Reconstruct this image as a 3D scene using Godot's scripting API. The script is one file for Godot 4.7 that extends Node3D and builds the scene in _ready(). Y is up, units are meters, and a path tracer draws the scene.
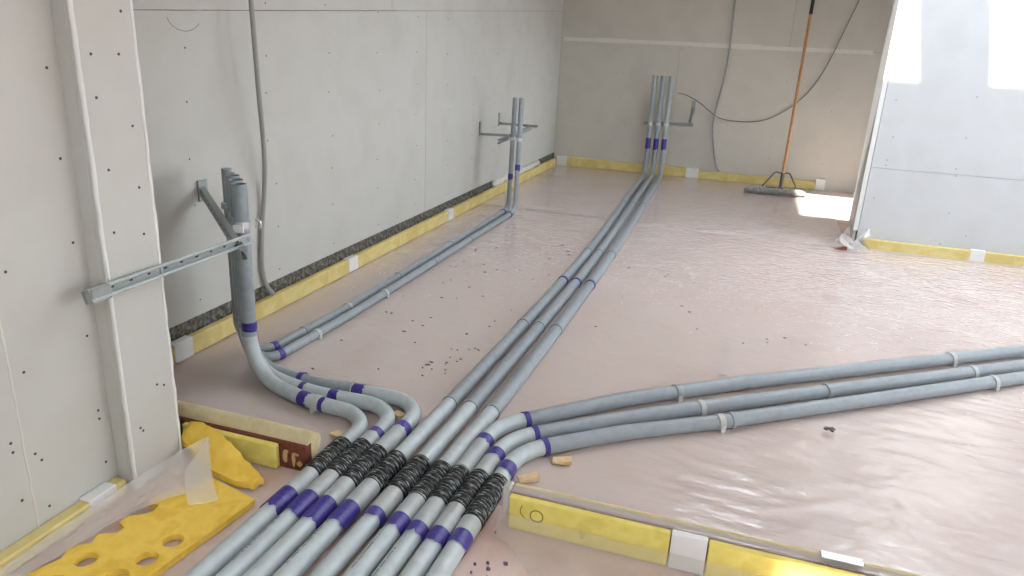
extends Node3D

const R := 0.0315           # outer radius of the grey conduit
const PY := 0.037           # height of a pipe's axis when it lies on the film
var rng := RandomNumberGenerator.new()
var taken := {}
var M := {}

func _ready():
	rng.seed = 7
	# ---------- camera ----------
	var cam := Camera3D.new()
	cam.name = "camera"
	cam.transform = Transform3D(Basis(
		Vector3(0.94925375, 0.04687162, -0.310999),
		Vector3(-0.14121786, 0.94706961, -0.28829961),
		Vector3(0.28102463, 0.3175881, 0.90562849)).orthonormalized(), Vector3(0, 1.5, 0))
	cam.fov = 43.331
	cam.near = 0.02
	add_child(cam)
	# ---------- sky, sun, exposure ----------
	var env := Environment.new()
	env.background_mode = Environment.BG_SKY
	var sm := ProceduralSkyMaterial.new()
	sm.sky_top_color = Color(0.76, 0.79, 0.83)
	sm.sky_horizon_color = Color(0.86, 0.88, 0.89)
	sm.ground_bottom_color = Color(0.42, 0.40, 0.37)
	sm.ground_horizon_color = Color(0.62, 0.60, 0.57)
	sm.sky_energy_multiplier = 5.0
	sm.ground_energy_multiplier = 4.0
	sm.sun_angle_max = 0.0
	var sky := Sky.new()
	sky.sky_material = sm
	env.sky = sky
	env.tonemap_mode = Environment.TONE_MAPPER_LINEAR
	env.tonemap_exposure = 0.45
	env.sdfgi_enabled = true
	env.ssao_enabled = true
	env.ssil_enabled = true
	var we := WorldEnvironment.new()
	we.name = "world"
	we.environment = env
	add_child(we)
	var sun := DirectionalLight3D.new()
	sun.name = "sun"
	sun.light_color = Color(1.0, 0.97, 0.93)
	sun.light_energy = 15.0
	sun.light_angular_distance = 0.9
	sun.shadow_enabled = true
	add_child(sun)
	sun.look_at_from_position(Vector3.ZERO, Vector3(0.21, -1.0, -0.86), Vector3.UP)
	make_materials()
	build_shell()
	build_edge_strips()
	build_kerbs()
	build_pipes()
	build_brackets()
	build_cables()
	build_broom()
	build_near_left()
	build_small_things()

# ============================================================ helpers
func numbered(called: String) -> String:
	if not taken.has(called):
		taken[called] = 0
		return called
	taken[called] += 1
	return "%s_%03d" % [called, taken[called]]

func thing(called: String, label: String, category: String, at := Vector3.ZERO, group := "") -> Node3D:
	var o := Node3D.new()
	o.name = numbered(called)
	add_child(o)
	o.position = at
	tag(o, label, category, group)
	return o

func tag(o: Node, label: String, category: String, group := "") -> void:
	o.set_meta("label", label)
	o.set_meta("category", category)
	if group != "":
		o.set_meta("group", group)

func begin() -> SurfaceTool:
	var st := SurfaceTool.new()
	st.begin(Mesh.PRIMITIVE_TRIANGLES)
	return st

# commits a shape given in world coordinates as one mesh under parent (or as a top-level object)
func put(st: SurfaceTool, called: String, m: Material, parent: Node3D = null, origin := Vector3.ZERO) -> MeshInstance3D:
	var o := MeshInstance3D.new()
	st.index()
	o.mesh = st.commit()
	o.material_override = m
	if parent == null:
		o.name = numbered(called)
		add_child(o)
	else:
		o.name = called
		parent.add_child(o, true)
		var p: Node = parent
		var off := Vector3.ZERO
		while p != self:
			off += (p as Node3D).position
			p = p.get_parent()
		o.position = -off
	return o

func struct(st: SurfaceTool, called: String, m: Material) -> MeshInstance3D:
	var o := put(st, called, m)
	o.set_meta("kind", "structure")
	return o

func tri(st: SurfaceTool, a: Vector3, b: Vector3, c: Vector3, na: Vector3, nb: Vector3, nc: Vector3, ua := Vector2.ZERO, ub := Vector2.ZERO, uc := Vector2.ZERO) -> void:
	var g := (c - a).cross(b - a)
	if g.dot(na + nb + nc) < 0.0:
		st.set_normal(na); st.set_uv(ua); st.add_vertex(a)
		st.set_normal(nc); st.set_uv(uc); st.add_vertex(c)
		st.set_normal(nb); st.set_uv(ub); st.add_vertex(b)
	else:
		st.set_normal(na); st.set_uv(ua); st.add_vertex(a)
		st.set_normal(nb); st.set_uv(ub); st.add_vertex(b)
		st.set_normal(nc); st.set_uv(uc); st.add_vertex(c)

func quad(st: SurfaceTool, a: Vector3, b: Vector3, c: Vector3, d: Vector3, n: Vector3) -> void:
	tri(st, a, b, c, n, n, n)
	tri(st, a, c, d, n, n, n)

# chamfered box: centre, full size, chamfer, turn
func box(st: SurfaceTool, c: Vector3, s: Vector3, e := 0.002, basis := Basis.IDENTITY) -> void:
	var h := s * 0.5
	e = minf(e, minf(h.x, minf(h.y, h.z)) * 0.9)
	var P := func(sg: Vector3, ax: int) -> Vector3:
		var p := Vector3(sg.x * (h.x - e), sg.y * (h.y - e), sg.z * (h.z - e))
		p[ax] = sg[ax] * h[ax]
		return c + basis * p
	for ax in 3:
		var b1 := (ax + 1) % 3
		var b2 := (ax + 2) % 3
		for s0: float in [-1.0, 1.0]:
			var q := []
			for k: Vector2 in [Vector2(-1, -1), Vector2(1, -1), Vector2(1, 1), Vector2(-1, 1)]:
				var sg := Vector3.ZERO
				sg[ax] = s0; sg[b1] = k.x; sg[b2] = k.y
				q.append(P.call(sg, ax))
			var n := Vector3.ZERO
			n[ax] = s0
			quad(st, q[0], q[1], q[2], q[3], basis * n)
		# edges along this axis
		for s1: float in [-1.0, 1.0]:
			for s2: float in [-1.0, 1.0]:
				var lo := Vector3.ZERO
				lo[ax] = -1; lo[b1] = s1; lo[b2] = s2
				var hi := lo
				hi[ax] = 1
				var n2 := Vector3.ZERO
				n2[b1] = s1; n2[b2] = s2
				quad(st, P.call(lo, b1), P.call(hi, b1), P.call(hi, b2), P.call(lo, b2), (basis * n2).normalized())
	for sx: float in [-1.0, 1.0]:
		for sy: float in [-1.0, 1.0]:
			for sz: float in [-1.0, 1.0]:
				var sg2 := Vector3(sx, sy, sz)
				var n3 := (basis * sg2).normalized()
				tri(st, P.call(sg2, 0), P.call(sg2, 1), P.call(sg2, 2), n3, n3, n3)

# box by its two corners
func span(st: SurfaceTool, a: Vector3, b: Vector3, e := 0.002) -> void:
	box(st, (a + b) * 0.5, (b - a).abs(), e)

# a polygon in the plane (u, v), pushed along the third direction
func prism(st: SurfaceTool, poly: PackedVector2Array, o: Vector3, u: Vector3, v: Vector3, w: Vector3) -> void:
	var ix := Geometry2D.triangulate_polygon(poly)
	var n := w.normalized()
	var pt := func(p: Vector2) -> Vector3: return o + u * p.x + v * p.y
	for i in range(0, ix.size(), 3):
		var a: Vector3 = pt.call(poly[ix[i]])
		var b: Vector3 = pt.call(poly[ix[i + 1]])
		var c: Vector3 = pt.call(poly[ix[i + 2]])
		tri(st, a, b, c, -n, -n, -n)
		tri(st, a + w, b + w, c + w, n, n, n)
	var cw := Geometry2D.is_polygon_clockwise(poly)
	for i in poly.size():
		var p := poly[i]
		var q := poly[(i + 1) % poly.size()]
		var d := (q - p).normalized()
		var out := Vector2(d.y, -d.x) if not cw else Vector2(-d.y, d.x)
		var a: Vector3 = pt.call(p)
		var b: Vector3 = pt.call(q)
		quad(st, a, b, b + w, a + w, (u.normalized() * out.x + v.normalized() * out.y).normalized())

# ---- paths
func fillet(pts: Array, rad: Array, step := 0.12) -> PackedVector3Array:
	var out := PackedVector3Array()
	out.append(pts[0])
	for i in range(1, pts.size() - 1):
		var p: Vector3 = pts[i]
		var a: Vector3 = (pts[i - 1] - p)
		var b: Vector3 = (pts[i + 1] - p)
		var r: float = rad[i - 1]
		var ang := a.angle_to(b)
		var t := r / tan(ang * 0.5)
		var lim := minf(a.length(), b.length()) * 0.49
		if t > lim:
			t = lim
			r = t * tan(ang * 0.5)
		var A := p + a.normalized() * t
		var B := p + b.normalized() * t
		var ctr := p + (a.normalized() + b.normalized()).normalized() * (r / sin(ang * 0.5))
		var n := maxi(2, int((PI - ang) / step) + 1)
		var va := A - ctr
		var vb := B - ctr
		var tot := va.angle_to(vb)
		var axis := va.cross(vb).normalized()
		for k in n + 1:
			out.append(ctr + va.rotated(axis, tot * k / n))
	out.append(pts[-1])
	return out

func smooth(pts: Array, n := 10) -> PackedVector3Array:
	var out := PackedVector3Array()
	for i in pts.size() - 1:
		var p0: Vector3 = pts[maxi(i - 1, 0)]
		var p1: Vector3 = pts[i]
		var p2: Vector3 = pts[i + 1]
		var p3: Vector3 = pts[mini(i + 2, pts.size() - 1)]
		for k in n:
			out.append(p1.cubic_interpolate(p2, p0, p3, float(k) / n))
	out.append(pts[-1])
	return out

func cut(path: PackedVector3Array, s0: float, s1: float) -> PackedVector3Array:
	var out := PackedVector3Array()
	var s := 0.0
	for i in path.size() - 1:
		var l := path[i].distance_to(path[i + 1])
		var e := s + l
		if e > s0 and s < s1 and l > 1e-6:
			if out.is_empty():
				out.append(path[i].lerp(path[i + 1], clampf((s0 - s) / l, 0, 1)))
			out.append(path[i].lerp(path[i + 1], clampf((s1 - s) / l, 0, 1)))
		s = e
	return out

func length_of(path: PackedVector3Array) -> float:
	var s := 0.0
	for i in path.size() - 1:
		s += path[i].distance_to(path[i + 1])
	return s

# arc length of the point of the path nearest to p
func along(path: PackedVector3Array, p: Vector3) -> float:
	var best := 1e9
	var at := 0.0
	var s := 0.0
	for i in path.size() - 1:
		var q := Geometry3D.get_closest_point_to_segment(p, path[i], path[i + 1])
		var d := q.distance_to(p)
		if d < best:
			best = d
			at = s + path[i].distance_to(q)
		s += path[i].distance_to(path[i + 1])
	return at

# round bar along a path; rad is a number or one number per point
func tube(st: SurfaceTool, path: PackedVector3Array, rad, sides := 20, cap := true, hollow := 0.0) -> void:
	var n := path.size()
	var t0 := (path[1] - path[0]).normalized()
	var u := t0.cross(Vector3.UP)
	if u.length() < 0.1:
		u = t0.cross(Vector3.RIGHT)
	u = u.normalized()
	var rings := []
	var norms := []
	var s := 0.0
	var lens := PackedFloat32Array()
	var prev := t0
	var ends := []
	for i in n:
		var t: Vector3
		if i == 0: t = t0
		elif i == n - 1: t = (path[i] - path[i - 1]).normalized()
		else: t = ((path[i + 1] - path[i]).normalized() + (path[i] - path[i - 1]).normalized()).normalized()
		if i > 0:
			s += path[i].distance_to(path[i - 1])
			var ax := prev.cross(t)
			if ax.length() > 1e-6:
				u = u.rotated(ax.normalized(), prev.angle_to(t))
		u = (u - t * u.dot(t)).normalized()
		var v := t.cross(u)
		prev = t
		lens.append(s)
		var r: float = rad if rad is float else rad[i]
		var ring := PackedVector3Array()
		var nn := PackedVector3Array()
		var slope := 0.0
		if not rad is float:
			var i0 := maxi(i - 1, 0)
			var i1 := mini(i + 1, n - 1)
			var dl := path[i0].distance_to(path[i1])
			if dl > 1e-6: slope = (rad[i1] - rad[i0]) / dl
		for k in sides + 1:
			var a := TAU * k / sides
			var d := u * cos(a) + v * sin(a)
			ring.append(path[i] + d * r)
			nn.append((d - t * slope).normalized())
		rings.append(ring)
		norms.append(nn)
		if i == 0 or i == n - 1: ends.append([path[i], t if i else -t, ring])
	for i in n - 1:
		for k in sides:
			var a: Vector3 = rings[i][k]
			var b: Vector3 = rings[i][k + 1]
			var c: Vector3 = rings[i + 1][k + 1]
			var d: Vector3 = rings[i + 1][k]
			var ua := Vector2(float(k) / sides, lens[i])
			var ub := Vector2(float(k + 1) / sides, lens[i])
			var uc := Vector2(float(k + 1) / sides, lens[i + 1])
			var ud := Vector2(float(k) / sides, lens[i + 1])
			tri(st, a, b, c, norms[i][k], norms[i][k + 1], norms[i + 1][k + 1], ua, ub, uc)
			tri(st, a, c, d, norms[i][k], norms[i + 1][k + 1], norms[i + 1][k], ua, uc, ud)
	if cap:
		for e in ends:
			var ctr: Vector3 = e[0]
			var nv: Vector3 = e[1]
			var ring: PackedVector3Array = e[2]
			if hollow > 0.0:
				var deep := ctr - nv * 0.08
				for k in sides:
					var p := ring[k]
					var q := ring[k + 1]
					var pi := ctr + (p - ctr) * hollow
					var qi := ctr + (q - ctr) * hollow
					quad(st, p, q, qi, pi, nv)
					var inn := (ctr - pi).normalized()
					quad(st, pi, qi, qi - nv * 0.08, pi - nv * 0.08, inn)
					tri(st, deep, pi - nv * 0.08, qi - nv * 0.08, nv, nv, nv)
			else:
				for k in sides:
					tri(st, ctr, ring[k], ring[k + 1], nv, nv, nv)

# a sheet from a grid of points (rows of PackedVector3Array)
func sheet(st: SurfaceTool, rows: Array) -> void:
	var nr := rows.size()
	var nc: int = rows[0].size()
	var nm := []
	for i in nr:
		var l := PackedVector3Array()
		for j in nc:
			var du: Vector3 = rows[mini(i + 1, nr - 1)][j] - rows[maxi(i - 1, 0)][j]
			var dv: Vector3 = rows[i][mini(j + 1, nc - 1)] - rows[i][maxi(j - 1, 0)]
			var nn := du.cross(dv).normalized()
			if nn.y < 0: nn = -nn
			l.append(nn)
		nm.append(l)
	for i in nr - 1:
		for j in nc - 1:
			tri(st, rows[i][j], rows[i + 1][j], rows[i + 1][j + 1], nm[i][j], nm[i + 1][j], nm[i + 1][j + 1])
			tri(st, rows[i][j], rows[i + 1][j + 1], rows[i][j + 1], nm[i][j], nm[i + 1][j + 1], nm[i][j + 1])

func slab_from(st: SurfaceTool, rows: Array, th: float) -> void:
	var low := []
	for r_ in rows:
		var l := PackedVector3Array()
		for p: Vector3 in r_: l.append(p - Vector3(0, th, 0))
		low.append(l)
	sheet(st, rows)
	sheet(st, low)
	var nr := rows.size()
	var nc: int = rows[0].size()
	for i in nr - 1:
		for j: int in [0, nc - 1]:
			var a: Vector3 = rows[i][j]
			var b: Vector3 = rows[i + 1][j]
			var n := (b - a).cross(Vector3.UP).normalized() * (1.0 if j else -1.0)
			quad(st, a, b, low[i + 1][j], low[i][j], n)
	for j in nc - 1:
		for i: int in [0, nr - 1]:
			var a: Vector3 = rows[i][j]
			var b: Vector3 = rows[i][j + 1]
			var n := (b - a).cross(Vector3.UP).normalized() * (-1.0 if i else 1.0)
			quad(st, a, b, low[i][j + 1], low[i][j], n)

# ============================================================ materials
func noise_tex(sd: int, freq: float, cols: Array, offs: Array, size := 512, oct := 4, kind := FastNoiseLite.TYPE_SIMPLEX_SMOOTH) -> NoiseTexture2D:
	var n := FastNoiseLite.new()
	n.seed = sd
	n.noise_type = kind
	n.frequency = freq
	n.fractal_octaves = oct
	var t := NoiseTexture2D.new()
	t.width = size
	t.height = size
	t.seamless = true
	t.noise = n
	if cols.size():
		var g := Gradient.new()
		g.colors = PackedColorArray(cols)
		g.offsets = PackedFloat32Array(offs)
		t.color_ramp = g
	return t

func mat(c: Color, rough: float, tex: Texture2D = null, scale := 1.0, bump: Texture2D = null, depth := 0.0) -> StandardMaterial3D:
	var m := StandardMaterial3D.new()
	m.albedo_color = c
	m.roughness = rough
	if tex or bump:
		m.uv1_triplanar = true
		m.uv1_world_triplanar = true
		m.uv1_scale = Vector3.ONE * scale
	if tex: m.albedo_texture = tex
	if bump:
		m.heightmap_enabled = true
		m.heightmap_texture = bump
		m.heightmap_scale = depth
	return m

func make_materials():
	var grain := noise_tex(3, 0.02, [], [], 512, 5)
	var fine := noise_tex(4, 0.08, [], [], 512, 4)
	var board_t := noise_tex(11, 0.006, [Color(0.972, 0.97, 0.965), Color(1, 1, 1), Color(0.982, 0.98, 0.975)], [0.2, 0.55, 0.9], 512, 5)
	M.board = mat(Color(0.76, 0.757, 0.735), 0.75, board_t, 0.45)
	M.board_back_tint = mat(Color(0.77, 0.755, 0.715), 0.8, board_t, 0.45)  # same board as the left wall, warm light at the back mixed into its colour
	M.board_sky_tint = mat(Color(0.775, 0.785, 0.79), 0.55, board_t, 0.45)  # same board again, bluish sky light on the partition mixed into its colour
	M.ceiling = mat(Color(0.93, 0.93, 0.92), 0.9)
	M.filler = mat(Color(0.835, 0.825, 0.795), 0.85, board_t, 1.5)
	M.screw = mat(Color(0.24, 0.235, 0.23), 0.5)
	M.concrete = mat(Color(0.95, 0.95, 0.95), 0.95, noise_tex(21, 0.02, [Color(0.36, 0.35, 0.32), Color(0.47, 0.46, 0.42), Color(0.58, 0.565, 0.525)], [0.25, 0.5, 0.8], 512, 6), 2.5, grain, 2.0)
	var floor_t := noise_tex(31, 0.006, [Color(0.77, 0.655, 0.60), Color(0.83, 0.735, 0.69), Color(0.85, 0.775, 0.735), Color(0.795, 0.685, 0.625)], [0.2, 0.45, 0.65, 0.9], 1024, 6)
	M.floor = mat(Color(1, 1, 1), 0.8, floor_t, 0.33, fine, 0.3)
	var f := StandardMaterial3D.new()
	f.albedo_color = Color(0.94, 0.905, 0.89, 0.38)
	f.transparency = BaseMaterial3D.TRANSPARENCY_ALPHA
	f.roughness = 0.17
	f.cull_mode = BaseMaterial3D.CULL_DISABLED
	M.film = f
	var wr := FastNoiseLite.new()
	wr.seed = 77
	wr.frequency = 0.008
	wr.fractal_type = FastNoiseLite.FRACTAL_RIDGED
	wr.fractal_octaves = 3
	var wt := NoiseTexture2D.new()
	wt.width = 1024
	wt.height = 1024
	wt.seamless = true
	wt.noise = wr
	var ff: StandardMaterial3D = f.duplicate()
	ff.heightmap_enabled = true
	ff.heightmap_texture = wt
	ff.heightmap_scale = 0.15
	ff.uv1_scale = Vector3(0.7, 1.6, 1.0)
	M.film_floor = ff
	var f2: StandardMaterial3D = f.duplicate()
	f2.albedo_color = Color(0.93, 0.92, 0.90, 0.34)
	M.film_thick = f2
	var f3: StandardMaterial3D = f.duplicate()
	f3.albedo_color = Color(0.93, 0.91, 0.89, 0.2)
	M.film_clear = f3
	M.foam = mat(Color(1, 1, 1), 0.85, noise_tex(41, 0.008, [Color(0.87, 0.80, 0.41), Color(0.91, 0.85, 0.47), Color(0.885, 0.82, 0.43)], [0.2, 0.5, 0.85], 512, 4), 2.0)
	M.foam_wall = mat(Color(1, 1, 1), 0.85, noise_tex(44, 0.008, [Color(0.79, 0.715, 0.45), Color(0.845, 0.78, 0.53), Color(0.815, 0.74, 0.48)], [0.2, 0.5, 0.85], 512, 4), 1.0)
	M.foam_orange = mat(Color(1, 1, 1), 0.8, noise_tex(42, 0.008, [Color(0.90, 0.74, 0.27), Color(0.95, 0.81, 0.36), Color(0.925, 0.775, 0.31)], [0.2, 0.5, 0.85], 512, 4), 2.0)
	M.foam_pale = mat(Color(1, 1, 1), 0.9, noise_tex(43, 0.01, [Color(0.77, 0.71, 0.54), Color(0.83, 0.775, 0.62), Color(0.80, 0.74, 0.57)], [0.2, 0.5, 0.85], 512, 4), 2.0)
	M.foam_ring = mat(Color(0.50, 0.43, 0.13), 0.9)
	M.tape_white = mat(Color(0.88, 0.88, 0.87), 0.4)
	M.tape_silver = mat(Color(0.80, 0.81, 0.82), 0.3)
	M.tape_silver.metallic = 0.5
	M.kerb = mat(Color(1, 1, 1), 0.75, noise_tex(51, 0.02, [Color(0.36, 0.17, 0.13), Color(0.47, 0.24, 0.18), Color(0.42, 0.21, 0.17)], [0.2, 0.5, 0.85], 512, 5), 3.0)
	M.kerb_top = mat(Color(1, 1, 1), 0.7, noise_tex(52, 0.02, [Color(0.50, 0.39, 0.35), Color(0.60, 0.49, 0.45), Color(0.55, 0.44, 0.40)], [0.2, 0.5, 0.85], 512, 5), 3.0)
	M.glue = mat(Color(0.76, 0.66, 0.45), 0.7)
	var pipe_t := noise_tex(61, 0.01, [Color(0.93, 0.93, 0.93), Color(1, 1, 1), Color(0.96, 0.955, 0.94)], [0.25, 0.5, 0.8], 512, 5)
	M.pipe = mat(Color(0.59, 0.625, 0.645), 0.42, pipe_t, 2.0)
	M.pipe_near_lit = mat(Color(0.735, 0.775, 0.785), 0.42, pipe_t, 2.0)  # same plastic as pipe, lightened to stand in for stronger light up close
	M.socket = mat(Color(0.70, 0.72, 0.72), 0.45, pipe_t, 2.0)
	M.purple = mat(Color(1, 1, 1), 0.38, noise_tex(62, 0.03, [Color(0.18, 0.14, 0.42), Color(0.25, 0.20, 0.54), Color(0.31, 0.26, 0.60)], [0.2, 0.55, 0.9], 256, 4), 6.0)
	var sl := StandardMaterial3D.new()
	sl.albedo_texture = noise_tex(63, 0.02, [Color(0.05, 0.053, 0.055), Color(0.08, 0.085, 0.087), Color(0.16, 0.17, 0.17), Color(0.66, 0.71, 0.72)], [0.0, 0.54, 0.62, 0.78], 512, 3)
	sl.uv1_scale = Vector3(0.5, 13.0, 1.0)
	sl.roughness = 0.33
	M.sleeve = sl
	M.drip = mat(Color(0.42, 0.36, 0.46), 0.6)
	M.ink = mat(Color(0.16, 0.18, 0.22), 0.6)
	M.zinc = mat(Color(0.64, 0.665, 0.66), 0.5, noise_tex(71, 0.05, [Color(0.93, 0.93, 0.93), Color(1, 1, 1)], [0.3, 0.7], 256, 4), 8.0)
	M.zinc.metallic = 0.5
	M.zinc_bright = mat(Color(0.92, 0.93, 0.94), 0.25)
	M.zinc_bright.metallic = 0.45
	M.slot = mat(Color(0.2, 0.2, 0.2), 0.8)
	M.conduit = mat(Color(0.60, 0.605, 0.585), 0.5)
	M.wire = mat(Color(0.50, 0.49, 0.46), 0.5)
	M.clip = mat(Color(0.72, 0.73, 0.72), 0.5)
	M.wood = mat(Color(1, 1, 1), 0.55, noise_tex(81, 0.02, [Color(0.68, 0.48, 0.31), Color(0.77, 0.57, 0.38)], [0.3, 0.7], 256, 4), 5.0)
	M.wedge = mat(Color(1, 1, 1), 0.7, noise_tex(82, 0.03, [Color(0.88, 0.76, 0.56), Color(0.93, 0.83, 0.66)], [0.3, 0.7], 256, 4), 5.0)
	M.rubber = mat(Color(0.13, 0.13, 0.14), 0.6)
	M.bristle = mat(Color(1, 1, 1), 1.0, noise_tex(83, 0.06, [Color(0.50, 0.49, 0.48), Color(0.74, 0.73, 0.72), Color(0.95, 0.95, 0.94)], [0.3, 0.5, 0.68], 256, 4), 3.0, fine, 2.0)
	M.steel_dark = mat(Color(0.36, 0.34, 0.31), 0.45)
	M.steel_dark.metallic = 0.6

# ============================================================ room
func boards(parent: Node3D, list: Array, m: Material) -> void:
	# each entry: polygon in the wall's plane, origin, u, v, thickness vector
	for b in list:
		var st := begin()
		prism(st, PackedVector2Array(b[0]), b[1], b[2], b[3], b[4])
		put(st, "board", m, parent)

func rect(u0: float, v0: float, u1: float, v1: float) -> Array:
	var g := 0.0015
	return [Vector2(u0 + g, v0 + g), Vector2(u1 - g, v0 + g), Vector2(u1 - g, v1 - g), Vector2(u0 + g, v1 - g)]

func screws(parent: Node3D, pts: Array, n: Vector3) -> void:
	var st := begin()
	for p: Vector3 in pts:
		tube(st, PackedVector3Array([p - n * 0.002, p + n * 0.0012]), 0.0045, 8)
	var o := put(st, "screw_heads", M.screw, parent)
	o.set_meta("kind", "stuff")

func build_shell():
	var top := 3.3
	# floor slab
	var st := begin()
	span(st, Vector3(-2.8, -0.2, -9.8), Vector3(4.8, 0, 3.3), 0.0)
	var fl := struct(st, "floor", M.floor)
	floor_stains(fl)
	# left wall of the far room: concrete behind, boards in front that stop above the floor
	st = begin()
	span(st, Vector3(-2.8, 0, -9.5), Vector3(-2.472, top, -1.641), 0.0)
	var wl := struct(st, "wall_left", M.concrete)
	var o := Vector3(-2.471, 0, 0)
	var U := Vector3(0, 0, 1)
	var T := Vector3(0.021, 0, 0)
	var sl := func(z: float) -> float: return 1.57 + (-z - 2.66) * 0.053
	var g := 0.0015
	var list := []
	var cuts := [-1.846, -5.37, -9.5]
	for i in 2:
		var a: float = cuts[i]
		var b: float = cuts[i + 1]
		list.append([[Vector2(b + g, 0.166), Vector2(a - g, 0.166), Vector2(a - g, sl.call(a) - g), Vector2(b + g, sl.call(b) - g)], o, U, Vector3.UP, T])
	cuts = [-1.846, -4.8, -7.3, -9.5]
	for i in 3:
		var a: float = cuts[i]
		var b: float = cuts[i + 1]
		list.append([[Vector2(b + g, sl.call(b) + g), Vector2(a - g, sl.call(a) + g), Vector2(a - g, top), Vector2(b + g, top)], o, U, Vector3.UP, T])
	boards(wl, list, M.board)
	var pts := []
	for zi in 13:
		for yi in 7:
			var z := -2.15 - zi * 0.61 + rng.randf_range(-0.03, 0.03)
			var y := 0.24 + yi * 0.235 + rng.randf_range(-0.03, 0.03)
			if z > -9.4: pts.append(Vector3(-2.45, y, z))
	screws(wl, pts, Vector3.RIGHT)
	# plaster that fills the open joint above the floor near the back corner
	st = begin()
	var pp := smooth([Vector3(-2.452, 0.125, -7.05), Vector3(-2.452, 0.13, -7.4), Vector3(-2.452, 0.128, -8.1), Vector3(-2.452, 0.125, -8.75)], 6)
	var rr := []
	for i in pp.size(): rr.append(0.044 * (0.85 + 0.2 * sin(i * 1.9)) * (0.25 if i == 0 or i == pp.size() - 1 else 1.0))
	tube(st, pp, rr, 10)
	put(st, "joint_plaster", M.filler, wl)
	# back wall
	st = begin()
	span(st, Vector3(-2.8, 0, -9.8), Vector3(4.8, top, -9.522), 0.0)
	var wb := struct(st, "wall_back", M.concrete)
	o = Vector3(0, 0, -9.521)
	list = []
	for p: Array in [[-2.45, 0.0, -0.95, 1.61], [-0.95, 0.0, 1.55, 1.61], [1.55, 0.0, 4.5, 1.61], [-2.45, 1.61, 0.3, top], [0.3, 1.61, 2.8, top], [2.8, 1.61, 4.5, top]]:
		list.append([rect(p[0], p[1], p[2], p[3]), o, Vector3.RIGHT, Vector3.UP, Vector3(0, 0, 0.021)])
	boards(wb, list, M.board_back_tint)
	st = begin()
	for k in 9:
		var x0 := -2.42 + k * 0.40
		span(st, Vector3(x0, 1.585 + rng.randf_range(-0.006, 0.006), -9.501), Vector3(x0 + 0.42, 1.632 + rng.randf_range(-0.006, 0.006), -9.4990 + rng.randf_range(0, 0.0004)), 0.0003)
	var jc := put(st, "joint_compound", M.filler, wb)
	jc.set_meta("label", "pale strip of joint compound along the board seam")
	pts = []
	for xi in 6:
		for yi in 5:
			pts.append(Vector3(-2.2 + xi * 0.62 + rng.randf_range(-0.05, 0.05), 0.3 + yi * 0.31 + rng.randf_range(-0.04, 0.04), -9.5))
	screws(wb, pts, Vector3(0, 0, 1))
	# partition on the right with its deep return
	st = begin()
	prism(st, PackedVector2Array([Vector2(0.975, -6.622), Vector2(1.25, -6.622), Vector2(1.25, -7.76), Vector2(1.081, -7.76)]), Vector3.ZERO, Vector3.RIGHT, Vector3(0, 0, 1), Vector3(0, top, 0))
	span(st, Vector3(1.2, 0, -6.80), Vector3(4.8, top, -6.622), 0.0)
	var wp := struct(st, "wall_partition", M.concrete)
	o = Vector3(0, 0, -6.621)
	list = []
	for p: Array in [[0.985, 0.012, 3.2, 0.685], [3.2, 0.012, 4.5, 0.685], [0.985, 0.685, 2.35, top], [2.35, 0.685, 4.5, top]]:
		list.append([rect(p[0], p[1], p[2], p[3]), o, Vector3.RIGHT, Vector3.UP, Vector3(0, 0, 0.021)])
	boards(wp, list, M.board_sky_tint)
	st = begin()
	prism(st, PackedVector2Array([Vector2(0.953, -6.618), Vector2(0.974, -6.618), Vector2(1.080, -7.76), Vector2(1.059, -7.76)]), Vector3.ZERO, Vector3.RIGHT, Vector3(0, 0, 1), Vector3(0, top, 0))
	put(st, "end_board", M.board_sky_tint, wp)
	st = begin()
	span(st, Vector3(0.946, 0.15, -6.617), Vector3(0.982, top, -6.598), 0.002)
	var cb := put(st, "corner_bead", M.tape_white, wp)
	cb.set_meta("label", "white corner bead")
	pts = []
	for q: Vector2 in [Vector2(1.067, 1.228), Vector2(1.101, 0.941), Vector2(1.093, 0.755), Vector2(1.093, 0.714), Vector2(1.600, 0.730), Vector2(1.611, 0.675), Vector2(1.617, 0.975), Vector2(1.624, 1.288), Vector2(1.056, 0.437), Vector2(1.625, 0.375), Vector2(1.785, 0.203), Vector2(1.615, 0.114)]:
		pts.append(Vector3(q.x, q.y, -6.6))
	screws(wp, pts, Vector3(0, 0, 1))
	# near wall on the left and the pilaster at the end of the opening
	st = begin()
	span(st, Vector3(-2.2, 0, -1.64), Vector3(-1.892, top, 3.3), 0.0)
	var wn := struct(st, "wall_near", M.concrete)
	o = Vector3(-1.891, 0, 0)
	list = []
	for p: Array in [[-1.636, 0.012, -1.33, top], [-1.33, 0.012, -0.08, top], [-0.08, 0.012, 1.17, top], [1.17, 0.012, 3.0, top]]:
		list.append([rect(p[0], p[1], p[2], p[3]), o, U, Vector3.UP, T])
	boards(wn, list, M.board)
	st = begin()
	var jp := PackedVector3Array()
	for k in 40: jp.append(Vector3(-1.8705, 0.03 + k * 0.05, -1.33 + rng.randf_range(-0.0015, 0.0015)))
	tube(st, jp, 0.0035, 6)
	put(st, "joint_compound", M.filler, wn)
	pts = []
	for y: float in [0.10, 0.26, 0.29, 0.55, 0.85, 1.1, 1.35]:
		pts.append(Vector3(-1.87, y, -1.37 + rng.randf_range(-0.01, 0.01)))
		pts.append(Vector3(-1.87, y + 0.07, -1.29 + rng.randf_range(-0.01, 0.01)))
		pts.append(Vector3(-1.87, y + 0.03, -1.59))
	screws(wn, pts, Vector3.RIGHT)
	st = begin()
	span(st, Vector3(-2.45, 0, -1.843), Vector3(-1.822, top, -1.641), 0.0)
	var wc := struct(st, "wall_pilaster", M.concrete)
	st = begin()
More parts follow.
